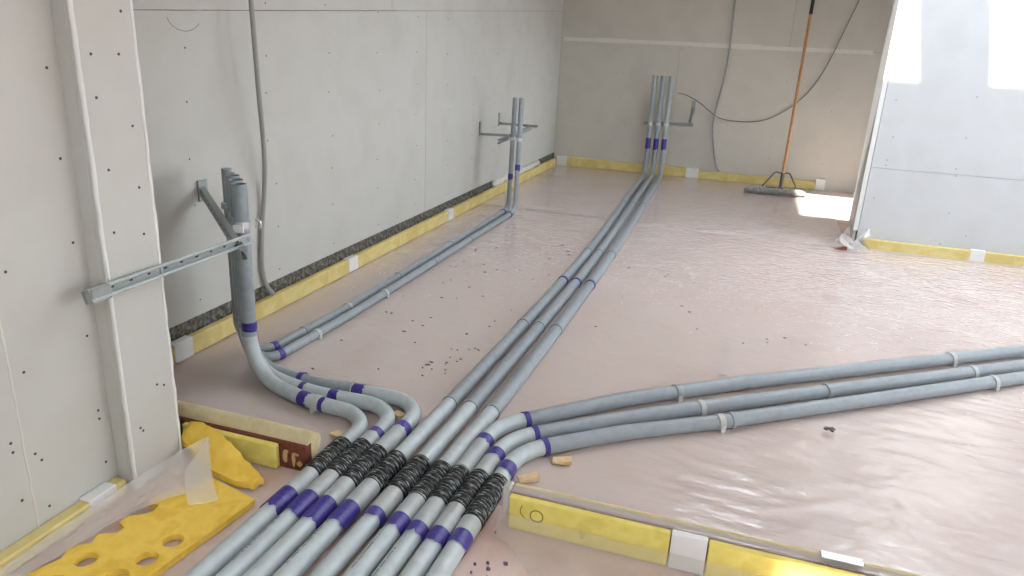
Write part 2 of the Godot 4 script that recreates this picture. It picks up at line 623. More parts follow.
	span(st, Vector3(-1.821, 0.012, -1.845), Vector3(-1.80, top, -1.63), 0.001)
	put(st, "board", M.board, wc)
	st = begin()
	span(st, Vector3(-1.87, 0.012, -1.640), Vector3(-1.8215, top, -1.6295), 0.001)
	put(st, "board", M.board, wc)
	for z: float in [-1.633, -1.842]:
		st = begin()
		var bp := PackedVector3Array()
		var br := []
		for k in 70:
			bp.append(Vector3(-1.8015, 0.012 + k * 0.0475, z + rng.randf_range(-0.0014, 0.0014)))
			br.append(0.0065 + rng.randf_range(-0.001, 0.0015))
		tube(st, bp, br, 8)
		var bead := put(st, "corner_bead", M.tape_white, wc)
		bead.set_meta("label", "white plaster corner bead")
	pts = []
	for y: float in [0.21, 0.225, 0.75, 0.9, 1.09, 1.3, 1.42]:
		pts.append(Vector3(-1.80, y, -1.68 + rng.randf_range(-0.02, 0.02)))
		pts.append(Vector3(-1.80, y + 0.12, -1.79 + rng.randf_range(-0.02, 0.02)))
	screws(wc, pts, Vector3.RIGHT)
	# walls outside the picture, with unseen openings added to let in fill light
	st = begin()
	for b: Array in [[-9.5, -9.2, 0.0, top], [-9.2, -7.3, 0.0, 0.7], [-9.2, -7.3, 2.3, top], [-7.3, -4.6, 0.0, top], [-4.6, -2.6, 0.0, 0.9], [-4.6, -2.6, 2.2, top], [-2.6, 3.3, 0.0, top]]:
		span(st, Vector3(4.5, b[2], b[0]), Vector3(4.8, b[3], b[1]), 0.0)
	struct(st, "wall_right", M.board)
	st = begin()
	for b: Array in [[-2.2, 1.9, 0.0, top], [1.9, 3.4, 2.3, top], [1.9, 3.4, 0.0, 1.0], [3.4, 4.8, 0.0, top]]:
		span(st, Vector3(b[0], b[2], 3.0), Vector3(b[1], b[3], 3.3), 0.0)
	struct(st, "wall_rear", M.board)
	# ceiling with roof windows: three over the far room, two over the near one, its right one added for fill light
	st = begin()
	var rows_of := [[-6.30, -4.90, [[-0.09, 0.80], [1.28, 2.16], [2.66, 3.5]]], [0.84, 2.25, [[-0.42, 0.43], [1.75, 2.6]]]]
	var zc := -9.8
	for r_: Array in rows_of:
		span(st, Vector3(-2.8, top, zc), Vector3(4.8, top + 0.06, r_[0]), 0.0)
		var edge := -2.8
		for x: Array in r_[2]:
			span(st, Vector3(edge, top, r_[0]), Vector3(x[0], top + 0.06, r_[1]), 0.0)
			edge = x[1]
		span(st, Vector3(edge, top, r_[0]), Vector3(4.8, top + 0.06, r_[1]), 0.0)
		zc = r_[1]
	span(st, Vector3(-2.8, top, zc), Vector3(4.8, top + 0.06, 3.3), 0.0)
	struct(st, "ceiling", M.ceiling)
	# film over the floor: two sheets, the nearer one lapped over the farther
	film_floor("floor_film", "clear plastic film, the nearer sheet wrinkled under the pipes", -6.62, -2.02, 0.0, true)
	film_floor("floor_film", "clear plastic film, the farther sheet below the broom", -9.44, -6.55, 0.0, false)

func film_floor(called: String, label: String, za: float, zb: float, base: float, near: bool) -> void:
	var n1 := FastNoiseLite.new()
	n1.seed = 5
	n1.frequency = 1.0
	n1.fractal_octaves = 3
	var n2 := FastNoiseLite.new()
	n2.seed = 9
	n2.frequency = 1.0
	n2.fractal_type = FastNoiseLite.FRACTAL_RIDGED
	n2.fractal_octaves = 2
	var x0 := -2.40
	var x1 := 4.46
	if not near: x1 = 0.93
	var cell := 0.02 if near else 0.04
	var nx := int((x1 - x0) / cell)
	var nz := int((zb - za) / cell)
	var P := PackedVector3Array()
	var N := PackedVector3Array()
	var UV := PackedVector2Array()
	var I := PackedInt32Array()
	for j in nz + 1:
		for i in nx + 1:
			var x := x0 + (x1 - x0) * i / nx
			var z := za + (zb - za) * j / nz
			var y := base + 0.0035
			y += 0.0016 * (n1.get_noise_2d(x * 3.0, z * 3.0) + 0.6)
			# wrinkles: loose film on the right, tight elsewhere
			var loose := smoothstep(-0.6, 1.3, x + (z + 4.0) * 0.25) * 0.85 + 0.15
			var a := x * 0.995 + z * 0.10
			var b := z * 0.995 - x * 0.10
			var w := n2.get_noise_2d(a * 2.4 + n1.get_noise_2d(x, z) * 0.6, b * 8.0)
			y += loose * 0.0055 * maxf(0.0, w + 0.15)
			var lim := 1.0
			if near and zb - z < 0.03: lim = 0.0
			# folded edge of the lap
			var lap := -6.6 + 0.06 * sin(x * 2.1) + 0.10 * n1.get_noise_2d(x * 1.3, 3.0)
			if near:
				if z - za < 0.12: y += 0.012 * exp(-pow((z - za - 0.05 - 0.03 * n1.get_noise_2d(x * 2.0, 7.0)) / 0.025, 2.0)) * smoothstep(-1.2, -0.7, x)
			y = minf(y, 0.02)
			P.append(Vector3(x, y, z))
			N.append(Vector3.UP)
			UV.append(Vector2(a, b))
	for j in nz + 1:
		for i in nx + 1:
			var l := P[j * (nx + 1) + maxi(i - 1, 0)]
			var r := P[j * (nx + 1) + mini(i + 1, nx)]
			var u := P[maxi(j - 1, 0) * (nx + 1) + i]
			var d := P[mini(j + 1, nz) * (nx + 1) + i]
			N[j * (nx + 1) + i] = (d - u).cross(r - l).normalized()
	for j in nz:
		for i in nx:
			var a := j * (nx + 1) + i
			var c := P[a] + (P[a + nx + 2] - P[a]) * 0.5
			if c.x > 0.93 and c.z < -6.56: continue
			I.append_array(PackedInt32Array([a, a + 1, a + nx + 1, a + 1, a + nx + 2, a + nx + 1]))
	var arr := []
	arr.resize(Mesh.ARRAY_MAX)
	arr[Mesh.ARRAY_VERTEX] = P
	arr[Mesh.ARRAY_NORMAL] = N
	arr[Mesh.ARRAY_TEX_UV] = UV
	arr[Mesh.ARRAY_INDEX] = I
	var am := ArrayMesh.new()
	am.add_surface_from_arrays(Mesh.PRIMITIVE_TRIANGLES, arr)
	var o := MeshInstance3D.new()
	o.name = numbered(called)
	o.mesh = am
	o.material_override = M.film_floor
	add_child(o)
	tag(o, label, "film", "plastic film over the floor")

func floor_stains(fl: Node3D) -> void:
	# dried purple primer drips and dark specks: small irregular raised spots
	var st := begin()
	var spots := []
	for k in 46:
		spots.append(Vector2(rng.randf_range(-1.9, -1.15), rng.randf_range(-5.6, -2.7)))
	for k in 12:
		spots.append(Vector2(-1.22 + rng.randf_range(-0.12, 0.1), -3.05 + rng.randf_range(-0.2, 0.2)))
	for k in 7:
		spots.append(Vector2(-0.60 + rng.randf_range(-0.03, 0.12), -1.75 + rng.randf_range(-0.14, 0.14)))
	for k in 14:
		spots.append(Vector2(rng.randf_range(-0.7, 0.5), rng.randf_range(-5.2, -3.8)))
	for c: Vector2 in spots:
		var s := rng.randf_range(0.002, 0.0065)
		var el := rng.randf_range(1.0, 2.6)
		var an := rng.randf_range(-0.5, 0.5)
		var poly := PackedVector2Array()
		for k in 7:
			var t := TAU * k / 7
			var r := s * rng.randf_range(0.5, 1.1)
			poly.append(c + Vector2(cos(t) * r * el, sin(t) * r).rotated(an))
		prism(st, poly, Vector3(0, 0.0, 0), Vector3.RIGHT, Vector3(0, 0, 1), Vector3(0, 0.0085, 0))
	var o := put(st, "primer_drips", M.drip, fl)
	o.set_meta("kind", "stuff")
	o.set_meta("label", "dried purple primer drips")

# ============================================================ foam strips along the walls
func strip(label: String, a: Vector3, b: Vector3, m: Material = null, group := "yellow foam edge strips along the walls") -> void:
	# a bar of foam with slightly uneven top
	var st := begin()
	var c := (a + b) * 0.5
	var size := (b - a).abs()
	var along_x := size.x > size.z
	var n := maxi(2, int(maxf(size.x, size.z) / 0.25))
	for k in 1:
		box(st, c, size, 0.006)
	var o := put(st, "foam_edge_strip", m if m else M.foam_wall)
	tag(o, label, "foam strip", group)

func tape_over(label: String, a: Vector3, b: Vector3) -> void:
	var st := begin()
	span(st, a, b, 0.003)
	var o := put(st, "joint_tape", M.tape_white)
	tag(o, label, "tape", "white tape over the strip joints")

func build_edge_strips():
	var z := [-2.02, -2.55, -4.13, -5.82, -9.44]
	var names := ["yellow foam edge strip along the left wall, shortest, beside the pilaster", "yellow foam edge strip along the left wall behind the riser bundle", "yellow foam edge strip along the left wall, middle length", "yellow foam edge strip along the left wall, reaching the back corner"]
	for i in 4:
		strip(names[i], Vector3(-2.447, 0.004, z[i + 1] + 0.002), Vector3(-2.405, 0.098, z[i] - 0.002))
	var tn := ["white tape over the left wall strip joint nearest the pilaster", "white tape over the left wall strip joint halfway along the two small pipes", "white tape over the left wall strip joint nearest the pair of risers"]
	for i in 3:
		tape_over(tn[i], Vector3(-2.446, 0.006, z[i + 1] - 0.06), Vector3(-2.401, 0.1025, z[i + 1] + 0.06))
	strip("yellow foam edge strip along the back wall behind the three risers", Vector3(-2.30, 0.004, -9.498), Vector3(-0.63, 0.125, -9.455))
	strip("yellow foam edge strip along the back wall behind the broom", Vector3(-0.62, 0.004, -9.498), Vector3(0.92, 0.105, -9.455))
	tape_over("white tape on the foam strip in the back left corner", Vector3(-2.40, 0.006, -9.499), Vector3(-2.26, 0.13, -9.45))
	tape_over("white tape on the back wall foam strip between risers and hanging cable", Vector3(-0.70, 0.006, -9.499), Vector3(-0.55, 0.128, -9.45))
	tape_over("white tape at the right end of the back wall strip, past the broom", Vector3(0.84, 0.006, -9.499), Vector3(0.95, 0.14, -9.45))
	strip("yellow foam edge strip along the right partition, left piece", Vector3(1.04, 0.004, -6.597), Vector3(1.845, 0.095, -6.556))
	strip("yellow foam edge strip along the right partition, piece cut off by the picture", Vector3(1.935, 0.004, -6.597), Vector3(4.45, 0.095, -6.556))
	tape_over("white tape between the two foam strips of the right partition", Vector3(1.835, 0.004, -6.598), Vector3(1.94, 0.105, -6.551))
	# crumpled film at the foot of the partition's end
	var st := begin()
	var rows := []
	for i in 15:
		var l := PackedVector3Array()
		for j in 11:
			var u := i / 14.0
			var v := j / 10.0
			var y := 0.02 + 0.15 * pow(v, 1.5) * (0.6 + 0.4 * sin(u * 9.0)) + 0.02 * sin(u * 17.0 + v * 5.0) * v
			l.append(Vector3(0.84 + 0.22 * u + 0.03 * sin(v * 7.0), y, -6.40 - 0.16 * v + 0.025 * sin(u * 14.0)))
		rows.append(l)
	sheet(st, rows)
	var o := put(st, "crumpled_film", M.film_thick)
	tag(o, "crumpled plastic film bunched at the foot of the right partition corner", "film")
	st = begin()
	prism(st, PackedVector2Array([Vector2(0.80, 0.022), Vector2(0.90, 0.022), Vector2(0.895, 0.055), Vector2(0.86, 0.045)]), Vector3(0, 0, -6.36), Vector3.RIGHT, Vector3.UP, Vector3(0, 0, -0.03))
	o = put(st, "brown_offcut", M.kerb)
	tag(o, "small brown offcut lying before the right partition corner", "offcut")

# ============================================================ kerbs across the opening
func build_kerbs():
	# left one: the front foam has come off and shows the red-brown board
	var k := thing("kerb", "low red-brown kerb with pale padded top, left of the pipes", "kerb", Vector3(-1.9, 0, -1.98))
	var st := begin()
	span(st, Vector3(-2.40, 0.004, -1.985), Vector3(-1.345, 0.108, -1.945), 0.002)
	put(st, "board", M.kerb, k)
	st = begin()
	var pp := smooth([Vector3(-2.40, 0.090, -2.003), Vector3(-1.95, 0.092, -2.0), Vector3(-1.6, 0.091, -2.003), Vector3(-1.345, 0.088, -2.0)], 6)
	tube(st, pp, 0.046, 16)
	put(st, "padded_top", M.foam_pale, k)
	st = begin()
	for g: Array in [[-1.43, 0.05, 0.014, 0.04], [-1.425, 0.075, 0.01, 0.012], [-1.395, 0.045, 0.008, 0.05], [-1.385, 0.07, 0.02, 0.01], [-1.37, 0.035, 0.012, 0.02]]:
		var poly := PackedVector2Array()
		for i in 9:
			var t := TAU * i / 9
			poly.append(Vector2(g[0] + cos(t) * g[2] * rng.randf_range(0.6, 1.1), g[1] + sin(t) * g[3] * 0.6 * rng.randf_range(0.6, 1.1)))
		prism(st, poly, Vector3(0, 0, -1.946), Vector3.RIGHT, Vector3.UP, Vector3(0, 0, 0.004))
	put(st, "glue_smears", M.glue, k)
	st = begin()
	box(st, Vector3(-1.655, 0.055, -1.931), Vector3(0.41, 0.098, 0.026), 0.006)
	put(st, "torn_foam", M.foam, k)
	# right one: foam in front, brown board between, thin pale foam behind
	k = thing("kerb", "long low kerb with yellow foam face crossing the lower right", "kerb", Vector3(0, 0, -1.95))
	st = begin()
	span(st, Vector3(-0.575, 0.004, -1.981), Vector3(4.45, 0.112, -1.944), 0.002)
	put(st, "board", M.kerb_top, k)
	st = begin()
	span(st, Vector3(-0.575, 0.004, -2.001), Vector3(4.45, 0.125, -1.983), 0.004)
	put(st, "back_foam", M.foam_pale, k)
	for f: Array in [[-0.57, -0.056], [0.058, 1.3], [1.41, 2.8], [2.9, 4.45]]:
		st = begin()
		span(st, Vector3(f[0], 0.004, -1.942), Vector3(f[1], 0.122, -1.918), 0.003)
		put(st, "front_foam", M.foam, k)
	st = begin()
	span(st, Vector3(-0.052, 0.006, -1.943), Vector3(0.054, 0.126, -1.914), 0.002)
	var b := put(st, "white_block", M.tape_white, k)
	b.set_meta("label", "white taped block between two foam faces")
	st = begin()
	span(st, Vector3(-0.605, 0.02, -2.0), Vector3(-0.577, 0.128, -1.95), 0.006)
	put(st, "end_wrap", M.film_thick, k)
	st = begin()
	var ring := PackedVector3Array()
	for i in 25:
		var t := TAU * i / 24
		ring.append(Vector3(-0.475 + cos(t) * 0.021, 0.072 + sin(t) * 0.021, -1.918))
	tube(st, ring, 0.002, 6, false)
	put(st, "ring_mark", M.foam_ring, k)
	st = begin()
	tube(st, smooth([Vector3(-0.525, 0.10, -1.918), Vector3(-0.53, 0.075, -1.918), Vector3(-0.515, 0.055, -1.918)], 4), 0.0018, 5)
	tube(st, smooth([Vector3(-0.33, 0.055, -1.918), Vector3(-0.322, 0.045, -1.918), Vector3(-0.325, 0.03, -1.918)], 4), 0.0018, 5)
	put(st, "scratch_marks", M.foam_ring, k)
	st = begin()
	box(st, Vector3(0.43, 0.1275, -1.985), Vector3(0.115, 0.004, 0.034), 0.0015)
	var tp := put(st, "foil_tape", M.tape_silver, null)
	tag(tp, "short silver foil tape on top of the right kerb", "tape")
	# clear film draped over the right kerb and its apron on the near floor
	st = begin()
	var rows := []
	var nz := FastNoiseLite.new()
	nz.seed = 12
	nz.frequency = 3.0
	for i in 80:
		var l := PackedVector3Array()
		var x := -0.60 + 0.045 * i
		var reach := 0.06 + 0.22 * smoothstep(-0.6, -0.30, x)
		for j in 14:
			var v := j / 13.0
			var z: float = -1.908 + reach * v
			var y := 0.006 + 0.055 * pow(1.0 - v, 3.0) + 0.006 * (nz.get_noise_2d(x * 2.0, v * 3.0) + 0.5)
			l.append(Vector3(x, y, z))
		rows.append(l)
	sheet(st, rows)
	var fo := put(st, "film_apron", M.film_clear)
	tag(fo, "milky film apron lying along the foot of the right kerb", "film")
	st = begin()
	rows = []
	for i in 110:
		var l := PackedVector3Array()
		var x := -0.57 + 0.035 * i
		for j in 6:
			var v := j / 5.0
			l.append(Vector3(x, 0.1150 + 0.0075 * absf(v - 0.5) * 2.0 + 0.004 * nz.get_noise_2d(x * 3.0, v * 2.0) + 0.002, -1.982 + 0.038 * v))
		rows.append(l)
	sheet(st, rows)
	fo = put(st, "film_strip", M.film)
	tag(fo, "narrow strip of clear film in the channel on top of the right kerb", "film")

# ============================================================ pipes
# parts: [kind, point on the pipe or arc position, length]
func pipe(label: String, path: PackedVector3Array, items: Array, hollow_top := true, R_ := R) -> Node3D:
	var root := thing("conduit_pipe", label, "pipe", Vector3(path[0].x, 0, path[0].z), "grey plastic conduit pipes")
	var L := length_of(path)
	# stops split the pipe into sections
	var stops := [0.0]
	var socks := []
	for it in items:
		if it[0] == "socket":
			var s0 := along(path, it[1])
			var s1 := along(path, it[2])
			socks.append([minf(s0, s1), maxf(s0, s1)])
		elif it[0] == "coupling":
			var s := along(path, it[1])
			stops.append(s)
	stops.append(L)
	stops.sort()
	for i in stops.size() - 1:
		if stops[i + 1] - stops[i] < 0.004: continue
		var st := begin()
		var p := cut(path, stops[i], stops[i + 1])
		tube(st, p, R_, 22, true, 0.88 if i == stops.size() - 2 and hollow_top else 0.0)
		put(st, "pipe_section", M.pipe_near_lit if i == 0 and path[0].z > 0.0 else M.pipe, root)
	for s in socks:
		var st := begin()
		var p := cut(path, s[0], s[1])
		tube(st, p, R_ + 0.0038, 22)
		put(st, "socket", M.socket, root)
	for it in items:
		if it[0] == "coupling":
			var s := along(path, it[1])
			var st := begin()
			var p := cut(path, s - 0.011, s + 0.011)
			tube(st, p, R_ + 0.0046, 22)
			put(st, "coupling", M.purple if it.size() > 2 else M.pipe, root)
		elif it[0] == "band":
			var s0 := along(path, it[1])
			var s1 := along(path, it[2])
			if s1 < s0:
				var h := s0
				s0 = s1
				s1 = h
			var st := begin()
			ragged(st, cut(path, s0, s1), R_ + it[3])
			put(st, "primer_band", M.purple, root)
		elif it[0] == "sleeve":
			var s0 := along(path, it[1])
			var s1 := along(path, it[2])
			if s1 < s0:
				var h := s0
				s0 = s1
				s1 = h
			var p := PackedVector3Array()
			var rr := []
			var q := cut(path, s0, s1)
			var ll := length_of(q)
			var n := int(ll / 0.0027)
			var ph := rng.randf() * 6.0
			for i in n + 1:
				var c := cut(q, ll * i / n - 1e-4, ll * i / n + 1e-4)
				p.append(c[0])
				var bump := 0.5 + 0.5 * sin(TAU * (ll * i / n) / 0.021 + ph + 0.8 * sin(i * 0.21))
				rr.append(R_ + 0.0026 + 0.0058 * pow(bump, 0.7) - (0.002 if i == 0 or i == n else 0.0))
			var st := begin()
			tube(st, p, rr, 24)
			put(st, "corrugated_sleeve", M.sleeve, root)
		elif it[0] == "clip":
			var s := along(path, it[1])
			var st := begin()
			var p := cut(path, s - 0.013, s + 0.013)
			tube(st, p, R_ + 0.0042, 22)
			var c := p[0].lerp(p[-1], 0.5)
			var t := (p[-1] - p[0]).normalized()
			var sd := t.cross(Vector3.UP).normalized()
			for sg: float in [-1.0, 1.0]:
				box(st, Vector3(c.x, 0.016, c.z) + sd * sg * (R_ + 0.004), Vector3(0.007, 0.036, 0.024), 0.002, Basis(sd, Vector3.UP, -t))
			put(st, "pipe_clip", M.clip, root)
		elif it[0] == "print":
			# a line of small dark printed characters along the pipe, too small to read
			var s0 := along(path, it[1])
			var st := begin()
			var s := s0
			var ang: float = it[3]
			while s < s0 + float(it[2]):
				var w := rng.randf_range(0.003, 0.007)
				if rng.randf() < 0.8:
					var p := cut(path, s, s + w)
					if p.size() > 1:
						var t := (p[-1] - p[0]).normalized()
						var sd := t.cross(Vector3.UP).normalized()
						var nn := Vector3.UP.rotated(t, ang)
						var tn := nn.cross(t)
						var c := p[0].lerp(p[-1], 0.5) + nn * (R_ + 0.0002)
						box(st, c, Vector3(w * 0.55, 0.0007, rng.randf_range(0.003, 0.006)), 0.0001, Basis(t, nn, -tn))
				s += w + 0.0022
			put(st, "printed_line", M.ink, root).set_meta("kind", "stuff")
	return root

func ragged(st: SurfaceTool, path: PackedVector3Array, r: float) -> void:
	# a coat of purple primer with an uneven lower edge
	var L := length_of(path)
	var sides := 22
	var offs := []
	for k in sides: offs.append(rng.randf_range(0.0, minf(0.016, L * 0.3)))
	var t := (path[-1] - path[0]).normalized()
	var u := t.cross(Vector3.UP)
	if u.length() < 0.1: u = t.cross(Vector3.RIGHT)
	u = u.normalized()
	var v := t.cross(u)
	var n := 6
	var a0 := path[0]
	for i in n:
		for k in sides:
			var pts := []
			var ns := []
			for c: Array in [[i, k], [i, k + 1], [i + 1, k + 1], [i + 1, k]]:
				var kk: int = c[1] % sides
				var s: float = offs[kk] + (L - offs[kk]) * c[0] / n
				var q := cut(path, maxf(s - 1e-3, 0.0), s + 1e-3)
				var ctr := q[0]
				var d := u * cos(TAU * kk / sides) + v * sin(TAU * kk / sides)
				var edge := 0.0008 if int(c[0]) == n or int(c[0]) == 0 else 0.0
				pts.append(ctr + d * (r - edge))
				ns.append(d)
			tri(st, pts[0], pts[1], pts[2], ns[0], ns[1], ns[2])
			tri(st, pts[0], pts[2], pts[3], ns[0], ns[2], ns[3])

func P(x: float, z: float, y := PY) -> Vector3:
	return Vector3(x, y, z)

func build_pipes():
	var sleeve := [[-1.892, -2.114], [-1.905, -2.131], [-1.886, -2.119], [-1.912, -2.107], [-1.898, -2.116], [-1.892, -2.104], [-1.896, -2.108], [-1.896, -2.105], [-1.848, -2.106]]
	var band := [[-1.654, -1.775], [-1.653, -1.783], [-1.643, -1.776], [-1.665, -1.784], [-1.734, -1.784], [-1.71, -1.787], [-1.707, -1.768], [-1.69, -1.767], [-1.709, -1.783]]
	var paths := []
	# three that turn left and rise beside the left wall
	paths.append(fillet([P(-1.335, 1.2), P(-1.292, -1.9), P(-1.292, -2.355), P(-1.62, -2.36), P(-1.985, -2.50), P(-1.985, -2.50, 0.90)], [4.0, 0.165, 0.8, 0.23]))
	paths.append(fillet([P(-1.235, 1.2), P(-1.217, -1.9), P(-1.215, -2.455), P(-1.66, -2.435), P(-2.04, -2.55), P(-2.04, -2.55, 0.905)], [4.0, 0.165, 0.8, 0.23]))
	paths.append(fillet([P(-1.16, 1.2), P(-1.147, -1.9), P(-1.140, -2.545), P(-1.72, -2.515), P(-2.095, -2.60), P(-2.095, -2.60, 0.91)], [4.0, 0.165, 0.8, 0.23]))
	# three that run to the back wall
	var bx := [-1.172, -1.076, -0.980]
	var m4 := [[-1.115, -1.065, -1.050, -1.035, -1.04, -1.075, -1.125], [-1.02, -0.972, -0.957, -0.945, -0.955, -0.985, -1.03], [-0.93, -0.885, -0.858, -0.850, -0.862, -0.885, -0.925]]
	for k in 3:
		var zz := [1.2, -1.9, -2.7, -4.2, -5.3, -6.4, -7.6]
		var a := []
		for i in 7: a.append(P(m4[k][i], zz[i]))
		var s := smooth(a, 8)
		var tail := fillet([s[-1], P(bx[k], -9.12), P(bx[k] + 0.005, -9.12, 1.235)], [0.16])
		for i in range(1, tail.size()): s.append(tail[i])
		paths.append(s)
	# three that swing to the right
	paths.append(fillet([P(-0.835, 1.2), P(-0.815, -1.9), P(-0.805, -2.475), P(-0.37, -2.91), P(0.12, -3.305), P(1.60, -4.395), P(4.40, -6.35)], [4.0, 0.28, 1.5, 1.5, 4.0]))
	paths.append(fillet([P(-0.76, 1.2), P(-0.742, -1.9), P(-0.730, -2.40), P(-0.345, -2.735), P(-0.03, -2.978), P(1.536, -4.155), P(4.40, -6.20)], [4.0, 0.28, 1.5, 1.5, 4.0]))
	paths.append(fillet([P(-0.69, 1.2), P(-0.672, -1.9), P(-0.662, -2.325), P(-0.325, -2.62), P(0.046, -2.872), P(1.485, -3.975), P(4.40, -6.05)], [4.0, 0.26, 1.5, 1.5, 4.0]))
	var labels := [
		"grey conduit pipe farthest left in the bundle, bending up to the front riser",
		"grey conduit pipe second from the left, bending up to a riser by the left wall",
		"grey conduit pipe third from the left with the widest bend to the left risers",
		"grey conduit pipe to the back wall, left of the three long straight runs",
		"grey conduit pipe to the back wall, middle of the three long straight runs",
		"grey conduit pipe to the back wall, right of the three long straight runs",
		"grey conduit pipe swinging right, rear one of the three leaving the picture",
		"grey conduit pipe swinging right, middle one of the three leaving the picture",
		"grey conduit pipe swinging right, front one of the three leaving the picture"]
	for k in 9:
		var p: PackedVector3Array = paths[k]
		var x: float = [-1.292, -1.217, -1.147, -1.066, -0.973, -0.886, -0.815, -0.742, -0.672][k]
		var it := []
		it.append(["socket", P(x, band[k][1] + 0.004), P(x, sleeve[k][0] - 0.01)])
		it.append(["band", P(x, band[k][0]), P(x, band[k][1]), 0.0042])
		it.append(["sleeve", P(x, sleeve[k][0]), P(x, sleeve[k][1])])
		if k in [1, 3, 5, 6]:
			it.append(["print", P(x, [-1.62, -1.45, -1.5, -1.40][[1, 3, 5, 6].find(k)] if k != 1 else -1.40), 0.22, -0.35])
		match k:
			0:
				it.append_array([["band", P(-1.655, -2.374), P(-1.60, -2.36), 0.0012], ["clip", P(-1.565, -2.36)], ["band", P(-1.545, -2.36), P(-1.520, -2.36), 0.0012], ["band", Vector3(-1.985, 0.235, -2.5), Vector3(-1.985, 0.29, -2.5), 0.0014], ["coupling", Vector3(-1.985, 0.235, -2.5)]])
			1:
				it.append_array([["band", P(-1.70, -2.447), P(-1.672, -2.44), 0.0012], ["band", P(-1.55, -2.44), P(-1.50, -2.442), 0.0012], ["band", P(-1.216, -2.235), P(-1.216, -2.195), 0.0048], ["socket", P(-1.216, -2.13), P(-1.216, -2.225)], ["coupling", Vector3(-2.04, 0.25, -2.55)]])
			2:
				it.append_array([["coupling", P(-1.745, -2.52), 1], ["band", P(-1.485, -2.527), P(-1.425, -2.53), 0.0014], ["coupling", P(-1.50, -2.526)], ["band", P(-1.142, -2.32), P(-1.142, -2.27), 0.0048], ["socket", P(-1.144, -2.118), P(-1.144, -2.30)], ["coupling", Vector3(-2.095, 0.25, -2.6)]])
			3, 4, 5:
				for z: float in [-2.585, -3.60, -4.46, -5.25, -7.2]:
					var xx: float = p[0].x
					for q in p:
						if q.z < z:
							xx = q.x
							break
					if z == -4.46: it.append(["coupling", P(xx, z), 1])
					else: it.append(["coupling", P(xx, z)])
				it.append(["band", Vector3(bx[k - 3], 0.36, -9.12), Vector3(bx[k - 3], 0.50, -9.12), 0.0014])
				it.append(["coupling", Vector3(bx[k - 3], 0.19, -9.12)])
			6:
				it.append_array([["band", P(-0.81, -2.30), P(-0.807, -2.355), 0.0048], ["socket", P(-0.81, -2.112), P(-0.81, -2.31)], ["coupling", P(-0.715, -2.575), 1], ["coupling", P(-0.16, -3.1)], ["clip", P(-0.15, -3.09)], ["clip", P(1.174, -4.083)]])
			7:
				it.append_array([["band", P(-0.735, -2.215), P(-0.733, -2.275), 0.0048], ["socket", P(-0.735, -2.11), P(-0.735, -2.22)], ["coupling", P(-0.645, -2.475), 1], ["clip", P(-0.034, -2.969)], ["coupling", P(0.5, -3.4)], ["clip", P(1.229, -3.943)]])
			8:
				it.append_array([["band", P(-0.665, -2.14), P(-0.663, -2.205), 0.0048], ["coupling", P(-0.585, -2.40), 1], ["clip", P(0.049, -2.877)], ["coupling", P(0.10, -2.91)], ["clip", P(1.304, -3.842)]])
		pipe(labels[k], p, it, k < 6)
	# the two thinner-looking runs along the left wall
	var w1 := fillet([Vector3(-2.205, 0.915, -2.70), Vector3(-2.205, 0.16, -2.70), P(-2.15, -2.73, 0.029), P(-2.083, -2.78, 0.029), P(-2.05, -3.4, 0.029), P(-2.07, -6.43, 0.029), Vector3(-2.075, 1.045, -6.50)], [0.12, 0.1, 0.2, 3.0, 0.10])
	var w2 := fillet([Vector3(-2.15, 0.91, -2.65), Vector3(-2.15, 0.16, -2.65), P(-2.09, -2.67, 0.029), P(-2.005, -2.71, 0.029), P(-1.975, -3.4, 0.029), P(-1.985, -6.37, 0.029), Vector3(-1.99, 1.05, -6.43)], [0.12, 0.1, 0.2, 3.0, 0.10])
	pipe("grey conduit pipe along the left wall, the one nearer the wall", w1, [["coupling", P(-2.078, -2.80, 0.029), 1], ["coupling", P(-2.055, -3.04, 0.029)], ["clip", P(-2.055, -3.45, 0.029)], ["coupling", P(-2.055, -4.1, 0.029)], ["coupling", P(-2.06, -5.0, 0.029)], ["coupling", P(-2.07, -6.27, 0.029), 1], ["band", Vector3(-2.07, 0.30, -6.45), Vector3(-2.07, 0.36, -6.45), 0.0014]], true, 0.023)
	pipe("grey conduit pipe along the left wall, the one farther from the wall", w2, [["coupling", P(-2.0, -2.735, 0.029), 1], ["clip", P(-1.98, -3.03, 0.029)], ["clip", P(-1.978, -3.75, 0.029)], ["coupling", P(-1.98, -4.5, 0.029)], ["coupling", P(-1.985, -5.2, 0.029)], ["coupling", P(-1.985, -6.2, 0.029), 1], ["band", Vector3(-1.985, 0.40, -6.38), Vector3(-1.985, 0.46, -6.38), 0.0014]], true, 0.023)

# ============================================================ strut brackets
func channel(st: SurfaceTool, a: Vector3, b: Vector3, w: float, d: float, facing: Vector3) -> void:
	# open C channel: web, two flanges, two lips
	var t := (b - a).normalized()
	var n := (facing - t * facing.dot(t)).normalized()
	var s := n.cross(t).normalized()
	var L := a.distance_to(b)
	var c := (a + b) * 0.5
	var bs := Basis(t, n, t.cross(n))
	var th := 0.003
	var zax := t.cross(n)
	box(st, c - n * (d * 0.5 - th * 0.5), Vector3(L, th, w), 0.0005, bs)
	for sg: float in [-1.0, 1.0]:
		box(st, c + zax * sg * (w * 0.5 - th * 0.5), Vector3(L, d, th), 0.0005, bs)
		box(st, c + zax * sg * (w * 0.5 - 0.006) + n * (d * 0.5 - th * 0.5), Vector3(L, th, 0.009), 0.0005, bs)

func slots(st: SurfaceTool, a: Vector3, b: Vector3, side: Vector3, off: float, pitch := 0.075) -> void:
	var t := (b - a).normalized()
	var n := (side - t * side.dot(t)).normalized()
	var L := a.distance_to(b)
	var k := 0.03
	while k < L - 0.03:
		box(st, a + t * k + n * off, Vector3(0.011, 0.0012, 0.006), 0.0003, Basis(t, n, t.cross(n)))
		k += pitch

